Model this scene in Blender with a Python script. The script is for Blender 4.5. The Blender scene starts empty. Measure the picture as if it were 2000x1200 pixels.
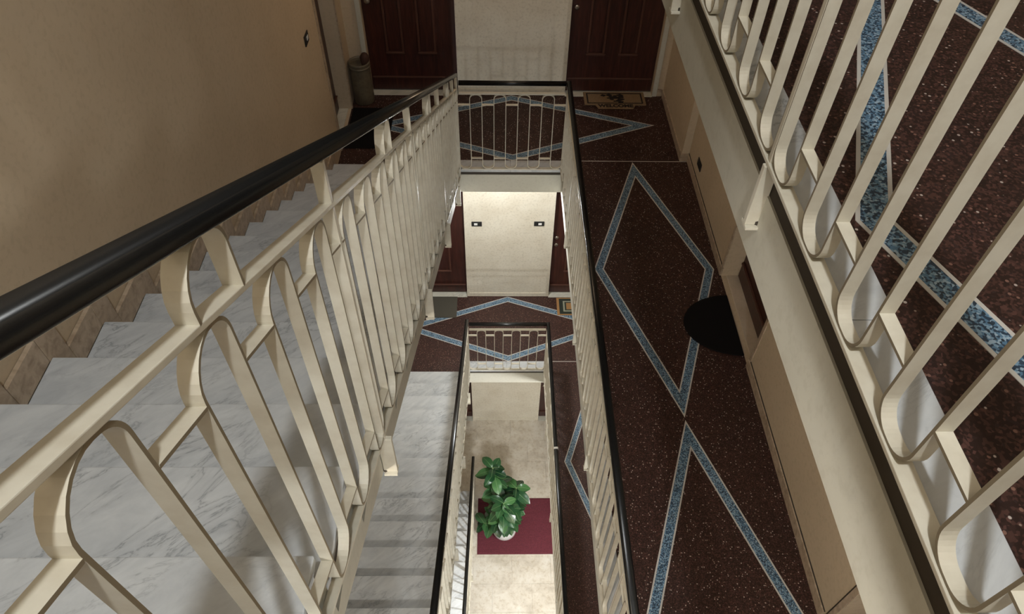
import bpy, bmesh, math, random
from mathutils import Vector, Matrix
random.seed(7)
S = bpy.context.scene
COL = S.collection
PI = math.pi

# ------------------------------------------------------------------ camera, world, lights, exposure
CAMZ, F_PX = 4.2856, 1378.63
pit, yaw, rol = (math.radians(a) for a in (48.5006, -1.8453, 1.4787))
R0 = Vector((math.cos(yaw), math.sin(yaw), 0)); H0 = Vector((-math.sin(yaw), math.cos(yaw), 0)); Z0 = Vector((0, 0, 1))
Fw = H0*math.cos(pit) - Z0*math.sin(pit); Up = H0*math.sin(pit) + Z0*math.cos(pit)
Rt = R0*math.cos(rol) + Up*math.sin(rol); Uq = -R0*math.sin(rol) + Up*math.cos(rol)
cd = bpy.data.cameras.new('camera'); cam = bpy.data.objects.new('camera', cd); COL.objects.link(cam)
M = Matrix((Rt, Uq, -Fw)).transposed().to_4x4(); M.translation = (0, 0, CAMZ); cam.matrix_world = M
cd.sensor_width = 36; cd.lens = 36*F_PX/2000; cd.clip_start = .02; cd.clip_end = 60
S.camera = cam
S.view_settings.view_transform = 'Standard'; S.view_settings.look = 'None'
S.view_settings.gamma = 1; S.view_settings.use_curve_mapping = False
S.view_settings.exposure = 0.08
S.cycles.use_denoising = True
S.cycles.max_bounces = 6; S.cycles.diffuse_bounces = 2
S.cycles.sample_clamp_indirect = 4
W = bpy.data.worlds.new('world'); S.world = W; W.use_nodes = True
W.node_tree.nodes['Background'].inputs[0].default_value = (.9, .95, 1, 1); W.node_tree.nodes['Background'].inputs[1].default_value = .05

def lamp(name, loc, watts, rad=.1, col=(.96, 1, 1.03)):
    """small globe lamp, or added fill light, close under the ceiling"""
    d = bpy.data.lights.new(name, 'POINT'); d.shadow_soft_size = rad; d.energy = watts; d.color = col
    o = bpy.data.objects.new(name, d); COL.objects.link(o); o.location = loc; return o
lamp('ceiling_and_fill_light', (.08, -.6, 6.47), 230, .07)            # floor where the camera stands
lamp('ceiling_and_fill_light', (.15, 6.25, 2.92), 17, .10, (1, .76, .54))            # landing one floor down
lamp('ceiling_and_fill_light', (.85, -1.2, 2.92), 75, .07)  # unseen fill light added to brighten the side of the stair string
lamp('ceiling_and_fill_light', (-.85, -1.15, 2.92), 125, .07, (1, .97, .92))
lamp('ceiling_and_fill_light', (.0, 5.8, -.38), 118, .10)             # landing two floors down
lamp('ceiling_and_fill_light', (.2, -1.0, -.38), 210, .08)
lamp('ceiling_and_fill_light', (.95, 2.9, -3.70), 235, .08)           # entrance hall

# ------------------------------------------------------------------ dimensions
R = .165; G = .30243; Y1 = 5.4239; SL = R/G
HA, HB, HC, HG = 0.0, -3.3, 3.3, -6.62
XL, XR = -.384, .648              # edges of the open well
YE, YM = 5.584, 5.734             # far edge of the well, back of its marble border
YN = -.32                         # near edge of the well
YW = 6.924; XW = -1.56; XRW = 1.903; XRF = 1.83; YF = -5.0
SLAB = .277; ZTOP = 6.6
XM = .744
def nz(y, z0): return z0 + R + (Y1 - y)*SL

# ------------------------------------------------------------------ materials
def mat(name, col, rough=.5, metal=0., build=None, spec=.5):
    m = bpy.data.materials.new(name); m.use_nodes = True
    nt = m.node_tree; b = nt.nodes['Principled BSDF']
    b.inputs['Base Color'].default_value = (*col, 1); b.inputs['Roughness'].default_value = rough
    b.inputs['Metallic'].default_value = metal; b.inputs['Specular IOR Level'].default_value = spec
    if build: build(nt, b)
    return m
def N(nt, t, **kw):
    n = nt.nodes.new(t)
    for k, v in kw.items(): setattr(n, k, v)
    return n
def pos(nt, scale=(1, 1, 1), rot=(0, 0, 0)):
    g = N(nt, 'ShaderNodeNewGeometry'); mp = N(nt, 'ShaderNodeMapping')
    mp.inputs['Scale'].default_value = scale; mp.inputs['Rotation'].default_value = rot
    nt.links.new(g.outputs['Position'], mp.inputs['Vector']); return mp.outputs[0]
def ramp(nt, src, stops, mode='LINEAR'):
    r = N(nt, 'ShaderNodeValToRGB'); r.color_ramp.interpolation = mode
    e = r.color_ramp.elements
    while len(e) < len(stops): e.new(.5)
    for x, (p, c) in zip(e, stops): x.position = p; x.color = (*c, 1)
    nt.links.new(src, r.inputs[0]); return r.outputs[0]
def noise(nt, vec, scale, detail=4, rough=.55, dist=0.):
    n = N(nt, 'ShaderNodeTexNoise'); n.inputs['Scale'].default_value = scale; n.inputs['Detail'].default_value = detail
    n.inputs['Roughness'].default_value = rough; n.inputs['Distortion'].default_value = dist
    nt.links.new(vec, n.inputs['Vector']); return n.outputs['Fac']
def mix(nt, a, b, fac, mode='MIX'):
    m = N(nt, 'ShaderNodeMix', data_type='RGBA', blend_type=mode)
    for s, v in ((m.inputs[6], a), (m.inputs[7], b)):
        if isinstance(v, tuple): s.default_value = (*v, 1)
        else: nt.links.new(v, s)
    if isinstance(fac, (int, float)): m.inputs[0].default_value = fac
    else: nt.links.new(fac, m.inputs[0])
    return m.outputs[2]
def bump(nt, b, h, strength=.2, dist=.002):
    n = N(nt, 'ShaderNodeBump'); n.inputs['Strength'].default_value = strength; n.inputs['Distance'].default_value = dist
    nt.links.new(h, n.inputs['Height']); nt.links.new(n.outputs[0], b.inputs['Normal'])

def plaster(c, c2, scale=2.2, stain=.5):
    def f(nt, b):
        v = pos(nt); n1 = noise(nt, v, scale, 6, .6); n2 = noise(nt, v, 38, 3)
        base = ramp(nt, n1, [(.3, c2), (.62, c)])
        sp = ramp(nt, n2, [(.32, (.72, .70, .66)), (.5, (1, 1, 1))])
        nt.links.new(mix(nt, base, sp, stain, 'MULTIPLY'), b.inputs['Base Color'])
        bump(nt, b, n2, .25, .002)
    return f
def terrazzo(nt, b):
    v = pos(nt)
    v1 = N(nt, 'ShaderNodeTexVoronoi'); v1.inputs['Scale'].default_value = 170; nt.links.new(v, v1.inputs['Vector'])
    sx = N(nt, 'ShaderNodeSeparateColor'); nt.links.new(v1.outputs['Color'], sx.inputs[0])
    base = ramp(nt, sx.outputs[0], [(0, (.026, .013, .010)), (.42, (.066, .031, .024)), (.70, (.036, .017, .013)), (.82, (.092, .043, .035)), (.94, (.035, .02, .018))], 'CONSTANT')
    v2 = N(nt, 'ShaderNodeTexVoronoi'); v2.inputs['Scale'].default_value = 88; nt.links.new(v, v2.inputs['Vector'])
    s2 = N(nt, 'ShaderNodeSeparateColor'); nt.links.new(v2.outputs['Color'], s2.inputs[0])
    pick = ramp(nt, s2.outputs[1], [(0, (0, 0, 0)), (.83, (0, 0, 0)), (.835, (1, 1, 1))], 'CONSTANT')
    near = ramp(nt, v2.outputs['Distance'], [(0, (1, 1, 1)), (.28, (1, 1, 1)), (.36, (0, 0, 0))])
    chip = mix(nt, pick, near, 1., 'MULTIPLY')
    cc = ramp(nt, s2.outputs[2], [(0, (.52, .45, .40)), (.3, (.22, .12, .09)), (.65, (.34, .26, .21))], 'CONSTANT')
    wear = ramp(nt, noise(nt, v, 1.3, 4), [(.3, (.8, .8, .8)), (.7, (1.12, 1.08, 1.05))])
    c = mix(nt, mix(nt, base, cc, chip), wear, 1., 'MULTIPLY')
    nt.links.new(c, b.inputs['Base Color'])
    nt.links.new(ramp(nt, noise(nt, v, 6, 3), [(.3, (.42,)*3), (.7, (.6,)*3)]), b.inputs['Roughness'])
def blue_terrazzo(nt, b):
    v = pos(nt)
    v1 = N(nt, 'ShaderNodeTexVoronoi'); v1.inputs['Scale'].default_value = 185; nt.links.new(v, v1.inputs['Vector'])
    sx = N(nt, 'ShaderNodeSeparateColor'); nt.links.new(v1.outputs['Color'], sx.inputs[0])
    c = ramp(nt, sx.outputs[0], [(0, (.025, .05, .085)), (.34, (.10, .20, .30)), (.58, (.21, .33, .43)), (.80, (.36, .47, .55)), (.93, (.02, .035, .05))], 'CONSTANT')
    nt.links.new(c, b.inputs['Base Color'])
def marble(nt, b, lo=(.34, .35, .36), hi=(.62, .63, .63)):
    rt = pos(nt, (1, 1, 1), (0, .35, -.62)); sc = N(nt, 'ShaderNodeMapping'); sc.inputs['Scale'].default_value = (1.1, 5.2, 5.2)
    nt.links.new(rt, sc.inputs['Vector']); st = sc.outputs[0]
    a = noise(nt, st, 1.9, 6, .62, .55); k = noise(nt, rt, 1.7, 2)
    veins = ramp(nt, a, [(.44, hi), (.482, tuple(x*.88 for x in hi)), (.497, lo), (.512, tuple(x*.90 for x in hi)), (.56, hi)])
    gate = ramp(nt, k, [(.42, (0, 0, 0)), (.60, (1, 1, 1))])
    cl = ramp(nt, noise(nt, st, 2.6, 5, .65, .5), [(.30, (.78, .79, .80)), (.66, (1.03, 1.03, 1.02))])
    nt.links.new(mix(nt, mix(nt, hi, veins, gate), cl, 1., 'MULTIPLY'), b.inputs['Base Color'])
def wood(nt, b):
    v = pos(nt, (14, 14, 1.1)); n1 = noise(nt, v, 3.2, 6, .65, .6)
    nt.links.new(ramp(nt, n1, [(.28, (.022, .007, .005)), (.55, (.052, .015, .010)), (.75, (.088, .026, .017))]), b.inputs['Base Color'])
def beige_tile(nt, b):
    v = pos(nt); n1 = noise(nt, v, 3.5, 8, .7, .4); n2 = noise(nt, v, 22, 4, .6)
    c = ramp(nt, n1, [(.28, (.52, .45, .36)), (.5, (.70, .63, .52)), (.72, (.80, .75, .66))])
    nt.links.new(mix(nt, c, ramp(nt, n2, [(.3, (.78, .72, .64)), (.5, (1, 1, 1))]), .8, 'MULTIPLY'), b.inputs['Base Color'])
def skirt_marble(nt, b):
    v = pos(nt, (3, 9, 9), (.4, .3, .5)); n1 = noise(nt, v, 2.4, 6, .6, .6)
    nt.links.new(ramp(nt, n1, [(.3, (.30, .215, .14)), (.52, (.47, .36, .25)), (.75, (.58, .46, .34))]), b.inputs['Base Color'])
def metal_paint(nt, b):
    v = pos(nt); n1 = noise(nt, v, 14, 5, .6)
    nt.links.new(ramp(nt, n1, [(.3, (.63, .57, .45)), (.6, (.73, .68, .555))]), b.inputs['Base Color'])
    sp = noise(nt, v, 55, 2); nt.links.new(ramp(nt, sp, [(.3, (.3,)*3), (.7, (.48,)*3)]), b.inputs['Roughness'])
def red_mat(nt, b):
    v = pos(nt); n1 = noise(nt, v, 60, 3)
    nt.links.new(ramp(nt, n1, [(.3, (.085, .012, .020)), (.7, (.145, .024, .036))]), b.inputs['Base Color'])
def leaf_mat(nt, b):
    oi = N(nt, 'ShaderNodeObjectInfo')
    nt.links.new(ramp(nt, oi.outputs['Random'], [(0, (.008, .034, .014)), (.55, (.020, .072, .024)), (1, (.055, .145, .045))]), b.inputs['Base Color'])
def coir(nt, b):
    v = pos(nt); nt.links.new(ramp(nt, noise(nt, v, 120, 3), [(.3, (.17, .11, .055)), (.7, (.30, .20, .11))]), b.inputs['Base Color'])

m_wall = mat('wall_plaster', (.5, .4, .3), .75, build=plaster((.60, .475, .325), (.555, .435, .295), 2.0, .3))
m_fascia = mat('fascia_plaster', (.6, .56, .46), .6, build=plaster((.60, .575, .485), (.555, .53, .44), 3.0, .25))
m_panel = mat('pier_paint', (.68, .6, .46), .55, build=plaster((.76, .70, .57), (.68, .61, .48), 3.2, .5))
m_ceil = mat('ceiling_paint', (.72, .68, .6), .7)
m_ter = mat('dark_terrazzo', (.06, .03, .02), .5, build=terrazzo, spec=.25)
m_blue = mat('blue_terrazzo', (.2, .3, .4), .45, build=blue_terrazzo)
m_edge = mat('shaded_enamel_edge', (.27, .22, .145), .55)  # darker narrow bar edges: shade the lamps leave there, painted in
m_line = mat('white_cement_line', (.62, .58, .52), .6)
m_marble = mat('grey_veined_marble', (.6, .6, .6), .35, build=marble)
m_thr = mat('threshold_marble', (.62, .6, .52), .4, build=lambda nt, b: marble(nt, b, hi=(.68, .65, .55), lo=(.4, .38, .32)))
m_thr2 = mat('beige_marble_threshold', (.6, .49, .37), .4, build=plaster((.62, .51, .385), (.55, .44, .32), 5, .3))
m_wood = mat('mahogany', (.1, .03, .02), .38, build=wood)
m_wood2 = mat('lit_mahogany_moulding', (.085, .034, .022), .4)  # lighter mahogany, light caught on the moulding ledges put into the colour
m_tile = mat('beige_marble_tile', (.6, .5, .4), .35, build=beige_tile)
m_skirt = mat('skirting_marble', (.45, .35, .25), .4, build=skirt_marble)
m_metal = mat('cream_enamel', (.66, .59, .45), .4, build=metal_paint)
m_black = mat('black_handrail_plastic', (.006, .006, .006), .25, spec=.28)
m_bswitch = mat('black_plastic', (.012, .012, .012), .35)
m_wswitch = mat('white_plastic', (.75, .74, .70), .35)
m_gap = mat('shaded_brown_mortar', (.045, .034, .023), .8)  # brown mortar, darkened with the shade under the marble edge
m_redmat = mat('maroon_ribbed_carpet', (.15, .03, .045), .9, build=red_mat)
m_leaf = mat('leaf_green', (.03, .1, .03), .22, build=leaf_mat)
m_stem = mat('stem_green', (.25, .30, .12), .5)
m_pot = mat('white_glazed_pot', (.80, .80, .80), .25)
m_soil = mat('soil', (.03, .02, .015), .9)
m_coir = mat('coir', (.25, .17, .09), .95, build=coir)
m_coirb = mat('coir_border', (.2, .15, .1), .95)
m_ink = mat('black_print', (.012, .009, .008), .9)
m_rub = mat('black_rubber', (.006, .005, .005), .85, spec=.15)
m_grey = mat('grey_green_carpet', (.062, .056, .042), .95)
m_tan = mat('tan_carpet', (.36, .19, .07), .95)
m_dgreen = mat('dark_green_carpet', (.022, .028, .020), .95)
m_lgreen = mat('pale_carpet_band', (.30, .30, .22), .95)
m_chrome = mat('brushed_steel', (.5, .46, .4), .35, 1.)
m_stand = mat('patinated_ceramic', (.2, .16, .1), .5, build=plaster((.17, .135, .085), (.075, .062, .042), 6, .6))
m_cork = mat('dark_terracotta', (.055, .022, .012), .8)

# ------------------------------------------------------------------ mesh helpers
def box(bm, x0, x1, y0, y1, z0, z1):
    v = [bm.verts.new((x, y, z)) for z in (z0, z1) for y in (y0, y1) for x in (x0, x1)]
    for f in ((0, 2, 3, 1), (4, 5, 7, 6), (0, 1, 5, 4), (2, 6, 7, 3), (0, 4, 6, 2), (1, 3, 7, 5)):
        bm.faces.new([v[i] for i in f])
def prism(bm, poly, a, b, axis='x'):
    """extrude a closed 2-D polygon along an axis"""
    def P(t, p):
        return (t, p[0], p[1]) if axis == 'x' else ((p[0], t, p[1]) if axis == 'y' else (p[0], p[1], t))
    A = [bm.verts.new(P(a, p)) for p in poly]; B = [bm.verts.new(P(b, p)) for p in poly]
    n = len(poly)
    for i in range(n): bm.faces.new((A[i], A[(i+1) % n], B[(i+1) % n], B[i]))
    bm.faces.new(A[::-1]); bm.faces.new(B)
def lathe(bm, prof, seg=28, c=(0, 0)):
    rings = []
    for r, z in prof:
        rings.append([bm.verts.new((c[0]+r*math.cos(2*PI*i/seg), c[1]+r*math.sin(2*PI*i/seg), z)) for i in range(seg)])
    for a, b in zip(rings, rings[1:]):
        for i in range(seg): bm.faces.new((a[i], a[(i+1) % seg], b[(i+1) % seg], b[i]))
    bm.faces.new(rings[0][::-1]); bm.faces.new(rings[-1])
def mesh(name, bm, m, bev=0., smooth=False):
    if bev: bmesh.ops.bevel(bm, geom=list(bm.edges), offset=bev, segments=2, affect='EDGES', profile=.5)
    bmesh.ops.recalc_face_normals(bm, faces=list(bm.faces))
    me = bpy.data.meshes.new(name); bm.to_mesh(me); bm.free(); me.materials.append(m)
    if smooth:
        for p in me.polygons: p.use_smooth = True
    return me
def obj(name, me, parent=None, loc=(0, 0, 0), rot=(0, 0, 0)):
    o = bpy.data.objects.new(name, me); COL.objects.link(o); o.location = loc; o.rotation_euler = rot
    if parent: o.parent = parent
    return o
def part(name, bm, m, parent, bev=0., smooth=False, loc=(0, 0, 0)):
    return obj(name, mesh(name, bm, m, bev, smooth), parent, loc)
def boxes(*bs):
    bm = bmesh.new()
    for b in bs: box(bm, *b)
    return bm
def bpart(name, b, m, parent, bev=0.): return part(name, boxes(b), m, parent, bev)
def tag(o, label=None, cat=None, group=None, kind=None):
    if label: o['label'] = label
    if cat: o['category'] = cat
    if group: o['group'] = group
    if kind: o['kind'] = kind
    return o
def struct(name, bm, m, label, cat, bev=0.): return tag(obj(name, mesh(name, bm, m, bev)), label, cat, kind='structure')
def thing(name, label, cat, loc=(0, 0, 0), rot=(0, 0, 0), group=None):
    return tag(obj(name, None, None, loc, rot), label, cat, group)

# ------------------------------------------------------------------ walls
DOORH = 2.15
LEV = (HG, HB, HA, HC)
NEXT = {HG: HB, HB: HA, HA: HC, HC: ZTOP}
LD = (5.92, 6.62)                 # doorway in the left wall (y)
RD = (3.20, 4.15)                 # doorway in the right wall (y)
RD2 = (.2, 1.30)
DL, DR = (-1.37, -.43), (.745, 1.71)   # far doorways (x)
def wall_boxes(mk, y0, y1, doors):
    """mk(y0,y1,z0,z1) -> box; solid wall with doorways on every level"""
    out = []; y = y0
    for a, b in sorted(doors):
        out.append(mk(y, a, HG-.3, ZTOP))
        for z in LEV: out.append(mk(a, b, z+DOORH, NEXT[z]))
        out.append(mk(a, b, HG-.3, HG)); y = b
    out.append(mk(y, y1, HG-.3, ZTOP)); return out
w = struct('wall_left', boxes(*wall_boxes(lambda a, b, c, d: (XW-.22, XW, a, b, c, d), YF, 7.3, [LD])), m_wall, 'tan plaster wall along the left side of the stair flights', 'wall')
struct('wall_right', boxes(*(wall_boxes(lambda a, b, c, d: (XRW, XRW+.25, a, b, c, d), YF, 7.3, [RD, RD2]) + [(XRF, XRW, 5.75, 7.3, HG-.3, ZTOP)])), m_wall, 'tan plaster wall with a shallow pier along the right corridor', 'wall')
bk = []
for a, b in ((DL[1], DR[0]),): bk.append((a, b, YW, 7.3, HG-.3, ZTOP))
for z in LEV:
    for a, b in (DL, DR): bk.append((a, b, YW, 7.3, z+DOORH, NEXT[z]))
for a, b in (DL, DR): bk.append((a, b, YW, 7.3, HG-.3, HG))
wb = struct('wall_back', boxes(*bk), m_panel, 'cream far wall with a wide pier between two dark doors on every landing', 'wall')
struct('wall_front', boxes((XW-.2, XRW+.2, YF-.2, YF, HG-.3, ZTOP)), m_wall, 'plaster wall closing the stairwell behind the viewer', 'wall')
m_topceil = mat('top_ceiling_paint', (.42, .40, .36), .8)
struct('ceiling', boxes((XW-.2, XRW+.2, YF-.2, 7.4, ZTOP, ZTOP+.2)), m_topceil, 'pale ceiling over the top of the stairwell', 'ceiling')
for a, b in ((XW-.2, DL[0]), (DR[1], XRW+.2)): bpart('side_pier', (a, b, YW, 7.3, HG-.3, ZTOP), m_wall, wb)
for z in (HA, HB):
    for a, b in ((LD[0]-.045, LD[0]), (LD[1], LD[1]+.04)): bpart('door_casing', (XW, XW+.012, a, b, z, z+DOORH+.04), m_skirt, w, .003)
# framed edge of the far pier (raised border), casings of the far doors
for z in (HG, HB, HA):
    zt = z+3.3-SLAB-.002
    x0, x1 = DL[1], DR[0]
    bpart('border_strip', (x0, x0+.035, YW-.008, YW, z, zt), m_panel, wb); bpart('border_strip', (x1-.035, x1, YW-.008, YW, z, zt), m_panel, wb)
    bpart('border_strip', (x0+.035, x1-.035, YW-.008, YW, z, z+.07), m_panel, wb)
    for x in (DL[0]-.05, DR[1]):
        bpart('door_casing', (x, x+.05, YW-.02, YW, z, z+DOORH+.05), m_fascia, wb, .004)

# ------------------------------------------------------------------ doors
dn = [0]
def door(label, x0, x1, z, y=7.0, kind='back', locks=False):
    """leaf in the x-z plane, built at y, with raised panels; turned for side walls"""
    dn[0] += 1
    wd = x1-x0
    if kind == 'back': t = obj('door_%d' % dn[0], None, None, (x0, y, z))
    elif kind == 'left': t = obj('door_%d' % dn[0], None, None, (y, x0, z), (0, 0, PI/2))
    else: t = obj('door_%d' % dn[0], None, None, (y, x1, z), (0, 0, -PI/2))
    tag(t, label, 'door', kind='structure')
    bpart('leaf', (.004, wd-.004, 0, .045, .012, DOORH-.004), m_wood, t)
    bpart('kick_board', (.02, wd-.02, -.014, 0, .02, .16), m_wood, t, .004); bpart('kick_moulding', (.02, wd-.02, -.022, 0, .16, .175), m_wood2, t, .003)
    pw = wd*.20; g1 = wd*.21; g2 = wd*.57
    for x in (g1, g2):
        for za, zb in ((.44, 1.12), (1.25, 1.98)):
            bm = bmesh.new()
            box(bm, x-.004, x+pw+.004, -.024, .002, za, za+.022); box(bm, x, x+pw, -.012, .002, zb-.022, zb)
            box(bm, x, x+.022, -.012, .002, za+.022, zb-.022); box(bm, x+pw-.022, x+pw, -.012, .002, za+.022, zb-.022)
            part('panel_moulding', bm, m_wood2, t, .003)
            bpart('panel', (x+.03, x+pw-.03, -.006, .002, za+.03, zb-.03), m_wood, t, .003)
    if locks:
        for zz in (.96, 1.09):
            bm = bmesh.new(); lathe(bm, [(.026, 0), (.026, .012), (.018, .016), (.008, .017)], 16)
            o = part('lock_rose', bm, m_chrome, t, 0, True, (.06 if locks > 0 else wd-.06, -.001, zz)); o.rotation_euler = (PI/2, 0, 0)
    else:
        bm = bmesh.new(); lathe(bm, [(.012, 0), (.012, .03), (.028, .036), (.03, .052), (.02, .064)], 16)
        o = part('knob', bm, m_chrome, t, 0, True, (.07, -.001, 1.02)); o.rotation_euler = (PI/2, 0, 0)
    dz = .03
    bpart('threshold', (0, wd, -.105, 0, -.006, .006), m_thr2 if kind == 'right' else m_thr, t, .002)
    return t
nm = {HA: 'on the landing one floor down', HB: 'on the landing two floors down', HG: 'in the entrance hall'}
for z in (HA, HB, HG):
    door('dark mahogany door left of the pier '+nm[z], *DL, z, locks=0)
    door('dark mahogany door right of the pier '+nm[z], *DR, z, locks=1)
for z in (HA, HB):
    door('dark door recessed in the left wall '+nm[z], LD[0], LD[1], z, XW-.14, 'left')
    door('dark door recessed in the right corridor wall '+nm[z].replace('landing', 'corridor'), RD[0], RD[1], z, XRW+.15, 'right')
    door('dark door at the near end of the corridor '+nm[z].replace('on the landing ', ''), RD2[0], RD2[1], z, XRW+.16, 'right')

# ------------------------------------------------------------------ baseboards on the right wall
def baseboard(z, where):
    t = tag(obj('baseboard_right', None), 'beige marble baseboard along the right corridor wall '+where, 'baseboard', kind='structure')
    h, d = .085, .014
    bpart('board', (XRW-d, XRW, 4.15, 5.745, z, z+h), m_skirt, t, .003)
    for a, b in ((1.36, 2.28), (2.283, 3.2)): bpart('board', (XRW-d, XRW, a, b, z, z+h), m_skirt, t, .003)
    bpart('board', (XRF-d, XRF, 5.75, 6.90, z, z+h), m_skirt, t, .003)
    bpart('board', (XRF-d, XRW, 5.736, 5.75, z, z+h), m_skirt, t, .003)
    bpart('board', (DR[1]+.05, XRF-d, YW-d, YW, z, z+h), m_skirt, t, .003)
    for y in (RD[0]-.035, RD[1]+.002, RD2[1]+.002): bpart('door_jamb_strip', (XRW-.008, XRW, y, y+.033, z+h+.006, z+DOORH), m_skirt, t)
    for a, b in ((RD[1], 5.745), (1.36, RD[0])): bpart('dark_joint', (XRW-.006, XRW, a, b, z+h, z+h+.006), m_gap, t)
    bpart('dark_joint', (XRW-.004, XRW, 1.336, 1.346, z+h, z+DOORH), m_gap, t)
for z, s in ((HA, 'one floor down'), (HB, 'two floors down')): baseboard(z, s)

# ------------------------------------------------------------------ inlay helper
def inlay(parent, poly_pts, z, width, closed=True):
    """blue band with white lines: poly_pts is the OUTER outline; pieces are mitred quads"""
    n = len(poly_pts); P = [Vector(p) for p in poly_pts]
    area = sum(P[i].x*P[(i+1) % n].y - P[(i+1) % n].x*P[i].y for i in range(n))
    sg = 1 if area > 0 else -1
    def off(i, d):
        a, b, c = P[i-1], P[i], P[(i+1) % n]
        d1 = (b-a).normalized(); d2 = (c-b).normalized()
        n1 = Vector((-d1.y, d1.x))*sg; n2 = Vector((-d2.y, d2.x))*sg
        k = (n1+n2).normalized(); return b + k*(d/max(.15, k.dot(n1)))
    lw = .010
    rows = [[off(i, d) for i in range(n)] for d in (0, lw, width-lw, width)]
    for i in range(n):
        j = (i+1) % n
        for k, (nmz, mm, hz) in enumerate((('inlay_line', m_line, .0012), ('inlay_band', m_blue, .001), ('inlay_line', m_line, .0012))):
            bm = bmesh.new(); q = [rows[k][i], rows[k][j], rows[k+1][j], rows[k+1][i]]
            prism(bm, [(p.x, p.y) for p in q], z-.004, z+hz, 'z'); part(nmz, bm, mm, parent)

# ------------------------------------------------------------------ floors
def upper_floor(z, label, cx, tips, where):
    bm = bmesh.new(); zt = z-.015; zb = z-SLAB
    box(bm, XL, XRW, YE+.012, 7.0, zb, zt); box(bm, XW, XL, Y1+.02, 7.0, zb, zt)
    box(bm, XR+.004, XRW, YN, YE+.012, zb, zt); box(bm, XW, XRW, YF, YN, zb, zt)
    t = struct('floor', bm, m_ceil, label, 'floor')
    tz = (z-.02, z)
    bpart('terrazzo_slab', (XM, XRW, YM, YW, *tz), m_ter, t)
    bpart('terrazzo_slab', (XW, XM, YM, YW, *tz), m_ter, t)
    bpart('terrazzo_slab', (XW, XL-.08, Y1+.018, YM, *tz), m_ter, t)
    bpart('terrazzo_slab', (XM, XRW, YN, YM-.008, *tz), m_ter, t)
    bpart('terrazzo_slab', (XW, XRW, YF, YN, *tz), m_ter, t)
    bpart('dividing_strip', (XM, XRW, YM-.008, YM, z-.02, z+.001), m_line, t)
    # door recess floors
    for a, b in (DL, DR): bpart('recess_floor', (a, b, YW, 7.05, z-.1, z-.007), m_ceil, t)
    # marble border around the well, in slabs
    ys = [YN, .84, 1.956, 3.07, 4.18, 5.30, YM]
    for a, b in zip(ys, ys[1:]): bpart('marble_border_slab', (XR-.004, XM, a+.001, b-.001, z-.03, z+.002), m_marble, t, .002)
    xs = [XL-.08, .13, XR-.006]
    for a, b in zip(xs, xs[1:]): bpart('marble_border_slab', (a+.001, b-.001, YE, YM, z-.03, z+.002), m_marble, t, .002)
    bpart('marble_border_slab', (XL-.08, XL, Y1+.018, YE-.002, z-.03, z+.002), m_marble, t, .002)
    # fascia of the slab edge, with a recessed mortar joint darkened by painted-in shade under the marble
    bpart('fascia', (XR-.005, XR+.004, YN, YE, z-SLAB, z-.088), m_fascia, t)
    bpart('fascia', (XL, XR-.005, YE, YE+.012, z-SLAB, z-.062), m_fascia, t)
    bpart('shaded_mortar_joint', (XR+.001, XR+.004, YN, YE, z-.088, z-.03), m_gap, t)
    bpart('shaded_mortar_joint', (XL, XR-.005, YE+.008, YE+.012, z-.062, z-.03), m_gap, t)
    # inlays: one diamond across the landing, two along the corridor
    dx, dy = .155, 6.318
    inlay(t, [(dx, dy-.588), (dx+1.5, dy+.035), (dx, dy+.588), (dx-1.5, dy+.0)], z, .093)
    for a, b in tips:
        c = (a+b)/2; inlay(t, [(cx, b), (cx+.515, c), (cx, a), (cx-.515, c)], z, .078)
    return t
upper_floor(HA, 'dark speckled terrazzo floor with blue diamonds one floor down', 1.345, ((2.735, 5.715), (-.24, 2.715)), 'a')
upper_floor(HB, 'dark speckled terrazzo floor with blue diamonds two floors down', 1.328, ((2.735, 5.715), (-.24, 2.715)), 'b')
upper_floor(HC, 'dark terrazzo corridor floor on the level of the viewer behind the big railing', 1.273, ((2.62, 5.58), (-.37, 2.606)), 'c')

# entrance hall floor, tile by tile
gf = struct('floor', boxes((XW, XRW, YF, 7.3, HG-.3, HG-.02)), m_ceil, 'beige marble tiled floor of the entrance hall at the bottom', 'floor')
tw, td = .60, .42
nx, ny = 6, 22
tms = {}
for i in range(nx):
    for j in range(ny):
        x0 = XW+i*tw - (.3 if j % 2 else 0); y0 = 6.92-(j+1)*td
        xa, xb = max(x0, XW), min(x0+tw, XRW)
        if xb-xa < .05: continue
        kx = round(xb-xa, 3)
        if kx not in tms: tms[kx] = mesh('tile', boxes((.001, kx-.001, .001, td-.001, -.02, 0)), m_tile)
        obj('tile', tms[kx], gf, (xa, y0, HG+random.uniform(-.0006, .0006)))
for a, b in (DL, DR): bpart('recess_floor', (a, b, YW, 7.05, HG-.1, HG-.007), m_ceil, gf)

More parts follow.
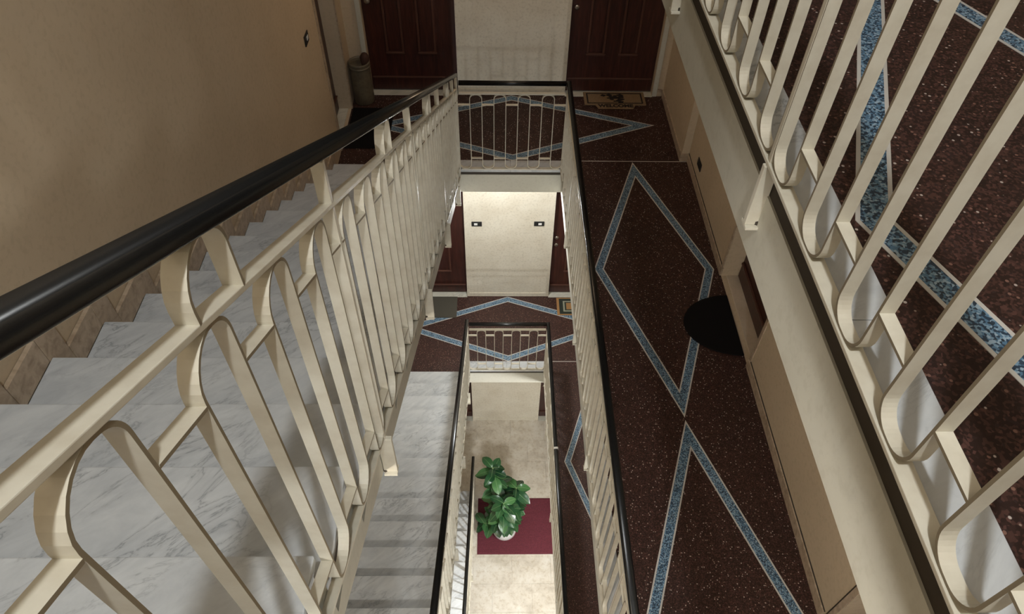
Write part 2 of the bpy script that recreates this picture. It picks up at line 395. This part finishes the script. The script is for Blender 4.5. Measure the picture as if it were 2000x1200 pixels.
# ------------------------------------------------------------------ stair flights
def flight(z0, label, n=19):
    t = thing('stair_flight', label, 'stairs', (XW+.002, Y1, z0))
    loc = lambda y: y-Y1
    tw_ = XL-.006-XW
    me_t = mesh('tread', boxes((.018, tw_, -G-.004, .018, -.03, 0)), m_marble, .003)
    me_r = mesh('riser', boxes((.018, tw_-.012, -.02, 0, -R, -.03)), m_marble)
    w_, h_ = .105, .115
    me_h = mesh('skirting_board', boxes((0, .018, -G+w_+.001, -.001, 0, h_)), m_skirt, .002)
    me_v = mesh('skirting_upright', boxes((0, .0175, .001, w_-.001, -R, h_)), m_skirt, .002)
    for k in range(1, n+1):
        p = (0, -(k-1)*G, k*R)
        obj('tread', me_t, t, p); obj('riser', me_r, t, p)
        obj('skirting_board', me_h, t, p); obj('skirting_upright', me_v, t, p)
    k = n+1; p = (0, -(k-1)*G, k*R)
    obj('riser', me_r, t, p); obj('skirting_upright', me_v, t, p)
    # plastered body with its sloping soffit
    poly = []
    for k in range(1, n+1):
        poly += [(-(k-1)*G-.02, (k-1)*R - (.03 if k > 1 else 0)), (-(k-1)*G-.02, k*R-.03)]
    poly += [(-n*G-.02, n*R-.03), (-n*G-.02, n*R+R-SLAB)]
    D = .365
    poly += [(-n*G-.02+.0, R+n*G*SL-D+.01), (0, R-D), (.02, R-D)] if R-D < -.05 else []
    poly += [(.02, -.015)]
    q = []
    for a in poly:
        if not q or (abs(a[0]-q[-1][0])+abs(a[1]-q[-1][1]) > 1e-4): q.append(a)
    bm = bmesh.new(); prism(bm, q, .0, XL-.022-XW, 'x'); part('string', bm, m_fascia, t)
    q2 = [(-n*G, n*R-.135)]
    for k in range(n, 0, -1):
        q2 += [(-(k-1)*G, k*R-.135), (-(k-1)*G, (k-1)*R-.135)]
    x1 = XL-.022-XW
    bm = bmesh.new(); prism(bm, q, x1, x1+.004, 'x'); part('shade_band', bm, m_gap, t)  # brown band paints in the shade of the recess below the bottom bar
    DD = .365; q2 = []
    for k in range(n, 0, -1):
        q2 += [(-k*G, k*R-.135), (-(k-1)*G, k*R-.135)]
    q2 += [(0, R-DD), (-n*G, R+n*G*SL-DD)]
    bm = bmesh.new(); prism(bm, q2, x1+.004, -.3850-XW, 'x'); part('string_facing', bm, m_fascia, t)
    return t
flight(HA, 'wide white marble stair flight nearest the viewer, climbing beside the tan wall')
flight(HB, 'white marble stair flight one storey below, seen through the open well')
flight(HG, 'white marble stair flight rising from the entrance hall floor')

# ------------------------------------------------------------------ railings
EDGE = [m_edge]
BW, BT = .026, .006               # flat bar the railings are bent from
cache = {}
def strip(pts, w, t, m, name):
    """flat bar bent along pts (s,z); its width lies across the railing"""
    bm = bmesh.new(); n = len(pts); rows = []
    for i in range(n):
        a = Vector(pts[max(0, i-1)]); b = Vector(pts[min(n-1, i+1)]); p = Vector(pts[i])
        d = (b-a).normalized(); nrm = Vector((-d.y, d.x))*(t/2)
        l, r = p+nrm, p-nrm
        rows.append([bm.verts.new((l.x, -w/2, l.y)), bm.verts.new((l.x, w/2, l.y)), bm.verts.new((r.x, w/2, r.y)), bm.verts.new((r.x, -w/2, r.y))])
    for a, b in zip(rows, rows[1:]):
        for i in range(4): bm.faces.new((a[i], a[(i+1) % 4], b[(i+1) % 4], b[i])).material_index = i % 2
    bm.faces.new(rows[0][::-1]); bm.faces.new(rows[-1])
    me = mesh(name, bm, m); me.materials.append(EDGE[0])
    return me
def fillet(pts, r):
    P = [Vector(p) for p in pts]; out = [P[0]]
    def tl(i): 
        d1 = (P[i]-P[i-1]).normalized(); d2 = (P[i+1]-P[i]).normalized()
        return math.tan(.5*math.acos(max(-1, min(1, d1.dot(d2)))))
    for i in range(1, len(P)-1):
        d1 = (P[i]-P[i-1]).normalized(); d2 = (P[i+1]-P[i]).normalized(); T = r*tl(i)
        a = P[i]-d1*T; n = Vector((-d1.y, d1.x)); n = n if n.dot(d2) > 0 else -n
        c = a+n*r; th = 2*math.atan(tl(i))
        for k in range(9):
            q = th*k/8; out.append(c-n*r*math.cos(q)+d1*r*math.sin(q))
    out.append(P[-1]); return [tuple(p) for p in out]
def loop_pts(p, z_end, z_turn, rc, sl, up=True):
    """loop bent from flat bar: leg, turn along the slope, leg"""
    h = p/2; P = [(-h, z_end-sl*h), (-h, z_turn-sl*h), (h, z_turn+sl*h), (h, z_end+sl*h)]
    seg = p*math.hypot(1, sl); a = math.atan(sl); t = math.tan(PI/4+a/2)+math.tan(PI/4-a/2)
    return fillet(P, min(rc, .97*seg/t))
def cached(key, fn):
    if key not in cache: cache[key] = fn()
    return cache[key]
def bar_mesh(s0, s1, z, w, t, sl, m, name, bev=.0015):
    bm = bmesh.new(); prism(bm, [(s0, z-t/2+sl*s0), (s1, z-t/2+sl*s1), (s1, z+t/2+sl*s1), (s0, z+t/2+sl*s0)], -w/2, w/2, 'y')
    return mesh(name, bm, m, bev)
def rail_mesh(s0, s1, z, sl, w=.045, h=.036):
    bm = bmesh.new(); prof = []
    for i in range(20):
        a = 2*PI*i/20; c, s_ = math.cos(a), math.sin(a)
        prof.append((w/2*math.copysign(abs(c)**.62, c), h/2*math.copysign(abs(s_)**.62, s_)))
    rows = [[bm.verts.new((s, y, z+dz+sl*s)) for y, dz in prof] for s in (s0, s1)]
    for i in range(20): bm.faces.new((rows[0][i], rows[0][(i+1) % 20], rows[1][(i+1) % 20], rows[1][i]))
    bm.faces.new(rows[0][::-1]); bm.faces.new(rows[1]); return mesh('handrail', bm, m_black, 0, True)

def railing(name, label, origin, ang, sl, zs, s0, s1, panels, posts, supports, inward, group=None, joint=None, ends=(), h_ext=(0, 0)):
    """zs: dict of heights; panels: (s_first_leg, pitch, gaps, first_is_U)"""
    t = thing(name, label, 'railing', origin, (0, 0, ang), group)
    zh, zb, zu = zs['rail'], zs['bar'], zs['u']
    zst, zsb = zb-.115, zu+.115
    za = zb-.009; zj = zu+.085+.06*sl; rc = .056 if sl else .047
    me = rail_mesh(s0-h_ext[0], s1+h_ext[1], zh-.018, sl)
    ob = obj('handrail', me, t)
    for p in ob.data.polygons: p.use_smooth = True
    obj('handrail_core', bar_mesh(s0, s1, zh-.037, .018, .006, sl, m_metal, 'handrail_core'), t)
    obj('top_bar', bar_mesh(s0, s1, zb, .030, .012, sl, m_metal, 'top_bar'), t)
    obj('bottom_bar', bar_mesh(s0, s1, zu-.008, zs.get('bw', .034), .010, sl, m_metal, 'bottom_bar'), t)
    for s_first, p, gaps, u in panels:
        p4 = round(p, 4); k0 = (p4, round(sl, 4), round(zu, 3), round(zb, 3))
        a_me = cached(('a',)+k0, lambda: strip(loop_pts(p, zj, za, rc, sl, True), BW, BT, m_metal, 'baluster_loop'))
        u_me = cached(('u',)+k0, lambda: strip(loop_pts(p, zj, zu, rc, sl, False), BW, BT, m_metal, 'foot_loop'))
        st_me = cached(('t',)+k0, lambda: strip([(-p/2+.003, sl*(-p/2+.003)), (p/2-.003, sl*(p/2-.003))], BW, BT, m_metal, 'spacer'))
        leg = cached(('l',)+k0, lambda: strip([(0, zj), (0, zb-.006)], BW, BT, m_metal, 'baluster'))
        for g in range(gaps):
            c = s_first+(g+.5)*p; isU = (g % 2 == 0) == u
            if isU:
                obj('foot_loop', u_me, t, (c, 0, sl*c)); obj('spacer', st_me, t, (c, 0, sl*c+zst))
                if g == 0: obj('baluster', leg, t, (c-p/2, 0, sl*(c-p/2)))
                if g == gaps-1: obj('baluster', leg, t, (c+p/2, 0, sl*(c+p/2)))
            else:
                obj('baluster_loop', a_me, t, (c, 0, sl*c)); obj('spacer', st_me, t, (c, 0, sl*c+zsb))
                if g in (0, gaps-1):
                    d = -1 if g == 0 else 1
                    lo = cached(('lo',)+k0, lambda: strip([(0, zu-.003), (0, zj)], BW, BT, m_metal, 'baluster_foot'))
                    obj('baluster_foot', lo, t, (c+d*p/2, 0, sl*(c+d*p/2)))
    for s in supports:
        sm = cached(('s', round(sl, 3), round(zh-zb, 3)), lambda: strip(loop_pts(.135, .004, zh-zb-.030, .056, sl, True), .030, BT, m_metal, 'support_loop'))
        obj('support_loop', sm, t, (s, 0, sl*s+zb))
    drop = zs.get('drop', .19)
    for s in posts:
        pm = cached(('p', round(zh, 3), round(zu, 3), inward, drop), lambda: mesh('post', boxes((-.008, .008, -.013-(.009 if inward > 0 else 0), .013+(.020 if inward < 0 else 0), zu-drop, zu-.014), (-.008, .008, -.014, .014, zu-.014, zh-.036)), m_metal, .0015))
        po = obj('post', pm, t, (s, 0, sl*s))
        ya, yb = ((-.022, .018) if inward > 0 else (-.012, .033))
        obj('bracket', cached(('b', zu, inward, drop), lambda: mesh('bracket', boxes((-.02, .02, ya, yb, zu-drop-.008, zu-drop)), m_metal, .001)), po)
        bm = bmesh.new(); lathe(bm, [(.011, 0), (.011, .01), (.006, .013)], 6)
        obj('bolt', cached(('bo', zu, drop), lambda: mesh('bolt', bm, m_gap)), po, (0, inward*.008, zu-drop))
    for s in ends:
        obj('end_post', cached(('e', round(zh, 3), round(zu, 3)), lambda: mesh('end_post', boxes((-.008, .008, -.013, .013, zu-.01, zh-.036)), m_metal, .0015)), t, (s, 0, sl*s))
    if joint is not None:
        j = rail_mesh(-.012, .012, zh-.018, sl, .050, .039); j.materials[0] = m_line
        obj('rail_joint', j, t, (joint, 0, sl*joint))
    return t

XRAIL = -.368; XCR = .634; YFR = 5.60
def flight_rail(z0, label, n_low=0):
    yA = YFR; z_or = nz(yA, z0)
    to_s = lambda y: yA-y
    zs = dict(rail=.957, bar=.803, u=-.145, drop=.22, bw=.026)
    posts_y = [-.12, 1.18, 2.48, 3.78, 5.08]
    panels = [(to_s(.61+.121*41), .121, 48, True)]
    sup = [to_s(a+.735) for a in posts_y[:4]]
    return railing('stair_railing', label, (XRAIL, yA, z_or), -PI/2, SL, zs, 0, to_s(-.3), panels, [to_s(y) for y in posts_y], sup, -1, ends=(0.0,))
FLAT = dict(rail=.95, bar=.83, u=.012, drop=.19)
def corridor_rail(z0, label, joint=None):
    to_s = lambda y: YFR-y
    posts_y = [.184, 1.31, 2.436, 3.562, 4.688]
    panels = []; sup = []
    for i in range(4):
        near, far = posts_y[i], posts_y[i+1]
        p = (far-near-.016)/10
        panels.append((to_s(far-.008), p, 10, i % 2 == 0)); sup.append(to_s((near+far)/2))
    panels.append((to_s(YFR-.012), (YFR-.012-4.696)/8, 8, False))
    return railing('corridor_railing', label, (XCR, YFR, z0), -PI/2, 0, FLAT, 0, to_s(-.3), panels, [to_s(y) for y in posts_y], sup, 1, joint=joint, ends=(0.0,), h_ext=(.02, 0))
def landing_rail(z0, label):
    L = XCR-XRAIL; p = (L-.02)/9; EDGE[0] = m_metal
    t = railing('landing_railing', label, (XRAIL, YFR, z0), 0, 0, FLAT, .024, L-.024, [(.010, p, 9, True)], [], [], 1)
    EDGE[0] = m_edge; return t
flight_rail(HA, 'cream bent bar railing with black handrail beside the nearest stair flight')
corridor_rail(HC, 'cream looped bar railing of the upper corridor on the marble edge above the long fascia')
landing_rail(HA, 'short cream railing at the far end of the well one floor down')
corridor_rail(HA, 'cream railing with black handrail along the corridor one floor down')
flight_rail(HB, 'cream stair railing with black handrail one storey below, seen through the well')
landing_rail(HB, 'short cream railing at the far end of the well two floors down')
corridor_rail(HB, 'cream railing with a jointed black handrail along the corridor two floors down', joint=YFR-3.86)
flight_rail(HG, 'stair railing rising from the hall floor beside the plant and maroon mat')

# ------------------------------------------------------------------ wall plates
def plate(label, name, cat, loc, rot, w, h, button=True, bx=-.018):
    t = thing(name, label, cat, loc, rot)
    bpart('cover', (-w/2, w/2, -.009, 0, -h/2, h/2), m_bswitch, t, .003)
    if button: bpart('button', (bx-.022, bx+.022, -.013, -.008, -.017, .017), m_wswitch, t, .002)
    return t
plate('black doorbell plate with white button near the left door two floors down', 'doorbell', 'doorbell', (-.266, YW, -1.905), (0, 0, 0), .135, .078, True, -.012)
plate('black doorbell plate with white button near the right door two floors down', 'doorbell', 'doorbell', (.55, YW, -1.897), (0, 0, 0), .135, .078, True, .012)
plate('black light switch with white key on the tan left wall', 'light_switch', 'switch', (XW, 5.47, 1.40), (0, 0, PI/2), .13, .085, True, .015)
plate('small black socket plate low on the right corridor wall', 'wall_socket', 'socket', (XRW, 5.37, .238), (0, 0, -PI/2), .13, .08, False)

# ------------------------------------------------------------------ doormats
t = thing('welcome_mat', 'tan coir doormat reading WELCOME before the right door one floor down', 'doormat', (1.285, 6.80, .006))
t.rotation_euler = (0, 0, 0)
out = [(-.335, .16), (.335, .16), (.335, -.085), (.22, -.085), (.19, -.155), (-.19, -.155), (-.22, -.085), (-.335, -.085)]
bm = bmesh.new(); prism(bm, out, 0, .012, 'z'); part('mat_body', bm, m_coir, t)
for b in ((-.305, .305, .125, .14), (-.305, .305, -.065, -.05), (-.305, -.29, -.05, .125), (.29, .305, -.05, .125)):
    bpart('printed_frame', (*b, .012, .0132), m_ink, t)
bm = bmesh.new()
for i in range(26):
    x, y = random.gauss(0, .06), random.gauss(.03, .045)
    if abs(x) < .12 and -.07 < y < .105:
        r_ = random.uniform(.012, .03); a0 = random.random()*6
        prism(bm, [(x+r_*(1+.35*(k % 2))*math.cos(a0+k*PI/4), y+r_*.7*(1+.35*(k % 2))*math.sin(a0+k*PI/4)) for k in range(8)], .012, .0130+i*.00002, 'z')
part('printed_motif', bm, m_ink, t)
fc = bpy.data.curves.new('lettering', 'FONT'); fc.body = 'WELCOME'; fc.size = .078; fc.align_x = 'CENTER'; fc.align_y = 'CENTER'; fc.extrude = .0006; fc.space_character = 1.0; fc.offset = .0036
tmp = bpy.data.objects.new('lettering', fc); COL.objects.link(tmp)
lm = bpy.data.meshes.new_from_object(tmp.evaluated_get(bpy.context.evaluated_depsgraph_get())); bpy.data.objects.remove(tmp); bpy.data.curves.remove(fc)
lm.materials.clear(); lm.materials.append(m_ink); obj('lettering', lm, t, (0, -.112, .0128))

t = thing('doormat', 'green doormat with tan centre before the right door two floors down', 'doormat', (1.21, 6.715, HB+.002))
bpart('mat_base', (-.35, .35, -.165, .165, 0, .006), m_tan, t, .002)
bpart('green_field', (-.315, .315, -.145, .145, .006, .008), m_dgreen, t)
bpart('pale_band', (-.26, .26, -.10, .10, .008, .0095), m_lgreen, t)
bpart('dark_band', (-.237, .237, -.08, .08, .0095, .0105), m_dgreen, t)
bpart('tan_centre', (-.215, .215, -.062, .062, .0105, .0115), m_tan, t)
bm = boxes((-.36, .36, -.20, .20, 0, .008))
tag(obj('doormat', mesh('doormat', bm, m_grey, .003), None, (-.93, 6.70, HB+.002)), 'faded grey green doormat before the left door two floors down', 'doormat')
bm = boxes((-.22, .22, -.36, .36, 0, .009))
tag(obj('doormat', mesh('doormat', bm, m_rub, .003), None, (-1.32, 6.27, .002)), 'dark doormat before the left wall door one floor down', 'doormat')
bm = bmesh.new(); pts = [(.41*math.sin(PI*i/24)*-1, .31*math.cos(PI*i/24)) for i in range(25)]
prism(bm, pts, 0, .012, 'z')
tag(obj('half_round_mat', mesh('half_round_mat', bm, m_rub, 0), None, (XRW-.004, 3.60, .002)), 'black half round rubber mat in front of the corridor door one floor down', 'doormat')
t = thing('entrance_mat', 'maroon ribbed entrance mat under the potted plant', 'mat', (.30, 4.915, HG+.001))
bpart('backing', (-.606, .606, -.475, .475, 0, .006), m_redmat, t, .002)
rib = mesh('rib', boxes((-.603, .603, -.0085, .0085, .006, .0115)), m_redmat, .002)
for i in range(34): obj('rib', rib, t, (0, -.46+i*.0279, 0))

# ------------------------------------------------------------------ umbrella stand in the corner
t = thing('umbrella_stand', 'tall dark mottled cylindrical umbrella stand in the corner by the left door', 'umbrella stand', (-1.44, 6.79, 0))
bm = bmesh.new(); lathe(bm, [(.105, 0), (.112, .01), (.108, .1), (.104, .4), (.110, .44), (.112, .46), (.100, .46), (.098, .44), (.095, .06)], 28)
part('body', bm, m_stand, t, 0, True)
bm = bmesh.new(); lathe(bm, [(.106, .395), (.113, .402), (.113, .414), (.107, .42)], 28); part('rim_band', bm, m_stand, t, 0, True)
bm = bmesh.new(); lathe(bm, [(.012, .07), (.035, .45), (.05, .56), (.03, .60), (.008, .61)], 12)
tag(obj('folded_umbrella', mesh('folded_umbrella', bm, m_cork, 0, True), None, (-1.405, 6.80, -.06), (0, .05, 0)), 'brown folded umbrella standing in the mottled stand', 'umbrella')

# ------------------------------------------------------------------ potted plant
PB = Vector((.125, 4.80, HG+.0132))
t = thing('potted_plant', 'leafy rubber plant in a round white pot on the maroon mat', 'plant', PB)
bm = bmesh.new(); lathe(bm, [(.10, 0), (.15, .03), (.185, .10), (.19, .17), (.175, .25), (.155, .30), (.160, .32), (.145, .32), (.14, .29)], 32)
pot = part('pot', bm, m_pot, t, 0, True)
bm = bmesh.new(); lathe(bm, [(.142, .27), (.142, .285)], 24); part('soil', bm, m_soil, pot)
m_rib = mat('leaf_midrib', (.16, .26, .10), .4)
def leaf_mesh(L, Wd, curl):
    bm = bmesh.new(); n = 8; rows = []; mid = []
    for i in range(n+1):
        u = i/n; wv = Wd*.5*math.sin(PI*u**1.12)**.62 if 0 < i < n else .004
        z = -curl*u*u*L; rows.append([bm.verts.new((u*L, -wv, z+.16*wv)), bm.verts.new((u*L, 0, z-.05*wv)), bm.verts.new((u*L, wv, z+.16*wv))])
        h = .0032*(1-.7*u); mid.append([bm.verts.new((u*L, -h, z+.0015)), bm.verts.new((u*L, h, z+.0015))])
    for a, b in zip(rows, rows[1:]):
        bm.faces.new((a[0], a[1], b[1], b[0])); bm.faces.new((a[1], a[2], b[2], b[1]))
    for a, b in zip(mid, mid[1:]): bm.faces.new((a[0], a[1], b[1], b[0])).material_index = 1
    bmesh.ops.recalc_face_normals(bm, faces=list(bm.faces))
    me = bpy.data.meshes.new('leaf'); bm.to_mesh(me); bm.free(); me.materials.append(m_leaf); me.materials.append(m_rib)
    for p in me.polygons: p.use_smooth = True
    return me
LM = [leaf_mesh(.24, .15, .3), leaf_mesh(.21, .14, .5), leaf_mesh(.27, .16, .4), leaf_mesh(.18, .12, .3)]
def tube(bm, pts, r0, r1, seg=7):
    rings = []
    for i, p in enumerate(pts):
        p = Vector(p); d = (Vector(pts[min(i+1, len(pts)-1)])-Vector(pts[max(0, i-1)])).normalized()
        a = d.orthogonal().normalized(); b = d.cross(a); r = r0+(r1-r0)*i/(len(pts)-1)
        rings.append([bm.verts.new(p+(a*math.cos(2*PI*k/seg)+b*math.sin(2*PI*k/seg))*r) for k in range(seg)])
    for a, b in zip(rings, rings[1:]):
        for k in range(seg): bm.faces.new((a[k], a[(k+1) % seg], b[(k+1) % seg], b[k]))
    bm.faces.new(rings[0][::-1]); bm.faces.new(rings[-1])
def add_leaf(st, p, az, tilt, k, sc=1.):
    o = obj('leaf', LM[k % 4], st, p, (random.uniform(-.35, .35), -tilt, az)); o.scale = (sc, sc, sc)
# stems: tip in scene coordinates, number of leaves along it
stems = [((-.06, 5.14, -5.12), 34), ((.105, 4.72, -5.42), 32), ((-.20, 4.76, -6.20), 14), ((.30, 5.02, -5.52), 26), ((.10, 5.0, -5.72), 24), ((.20, 4.72, -5.93), 17), ((.0, 4.76, -5.95), 15), ((.26, 4.84, -5.85), 16)]
for tip, nl in stems:
    tip = Vector(tip)-PB; base = Vector((random.uniform(-.05, .05), random.uniform(-.05, .05), .27))
    mid = base.lerp(tip, .5)+Vector((0, 0, .10)); pts = []
    for i in range(9):
        u = i/8; pts.append(base*(1-u)**2+mid*2*u*(1-u)+tip*u*u)
    bm = bmesh.new(); tube(bm, pts, .011, .005); st = part('stem', bm, m_stem, t, 0, True)
    for i in range(nl):
        u = 1-(i/nl)**1.25*.78
        p = base*(1-u)**2+mid*2*u*(1-u)+tip*u*u
        az = i*2.399+random.uniform(-.3, .3); topness = 1-i/nl
        add_leaf(st, p, az, random.uniform(.0, .5)*(.5+topness)-.15, random.randrange(3) if i > 3 else 1+i % 3, random.uniform(.8, 1.05))
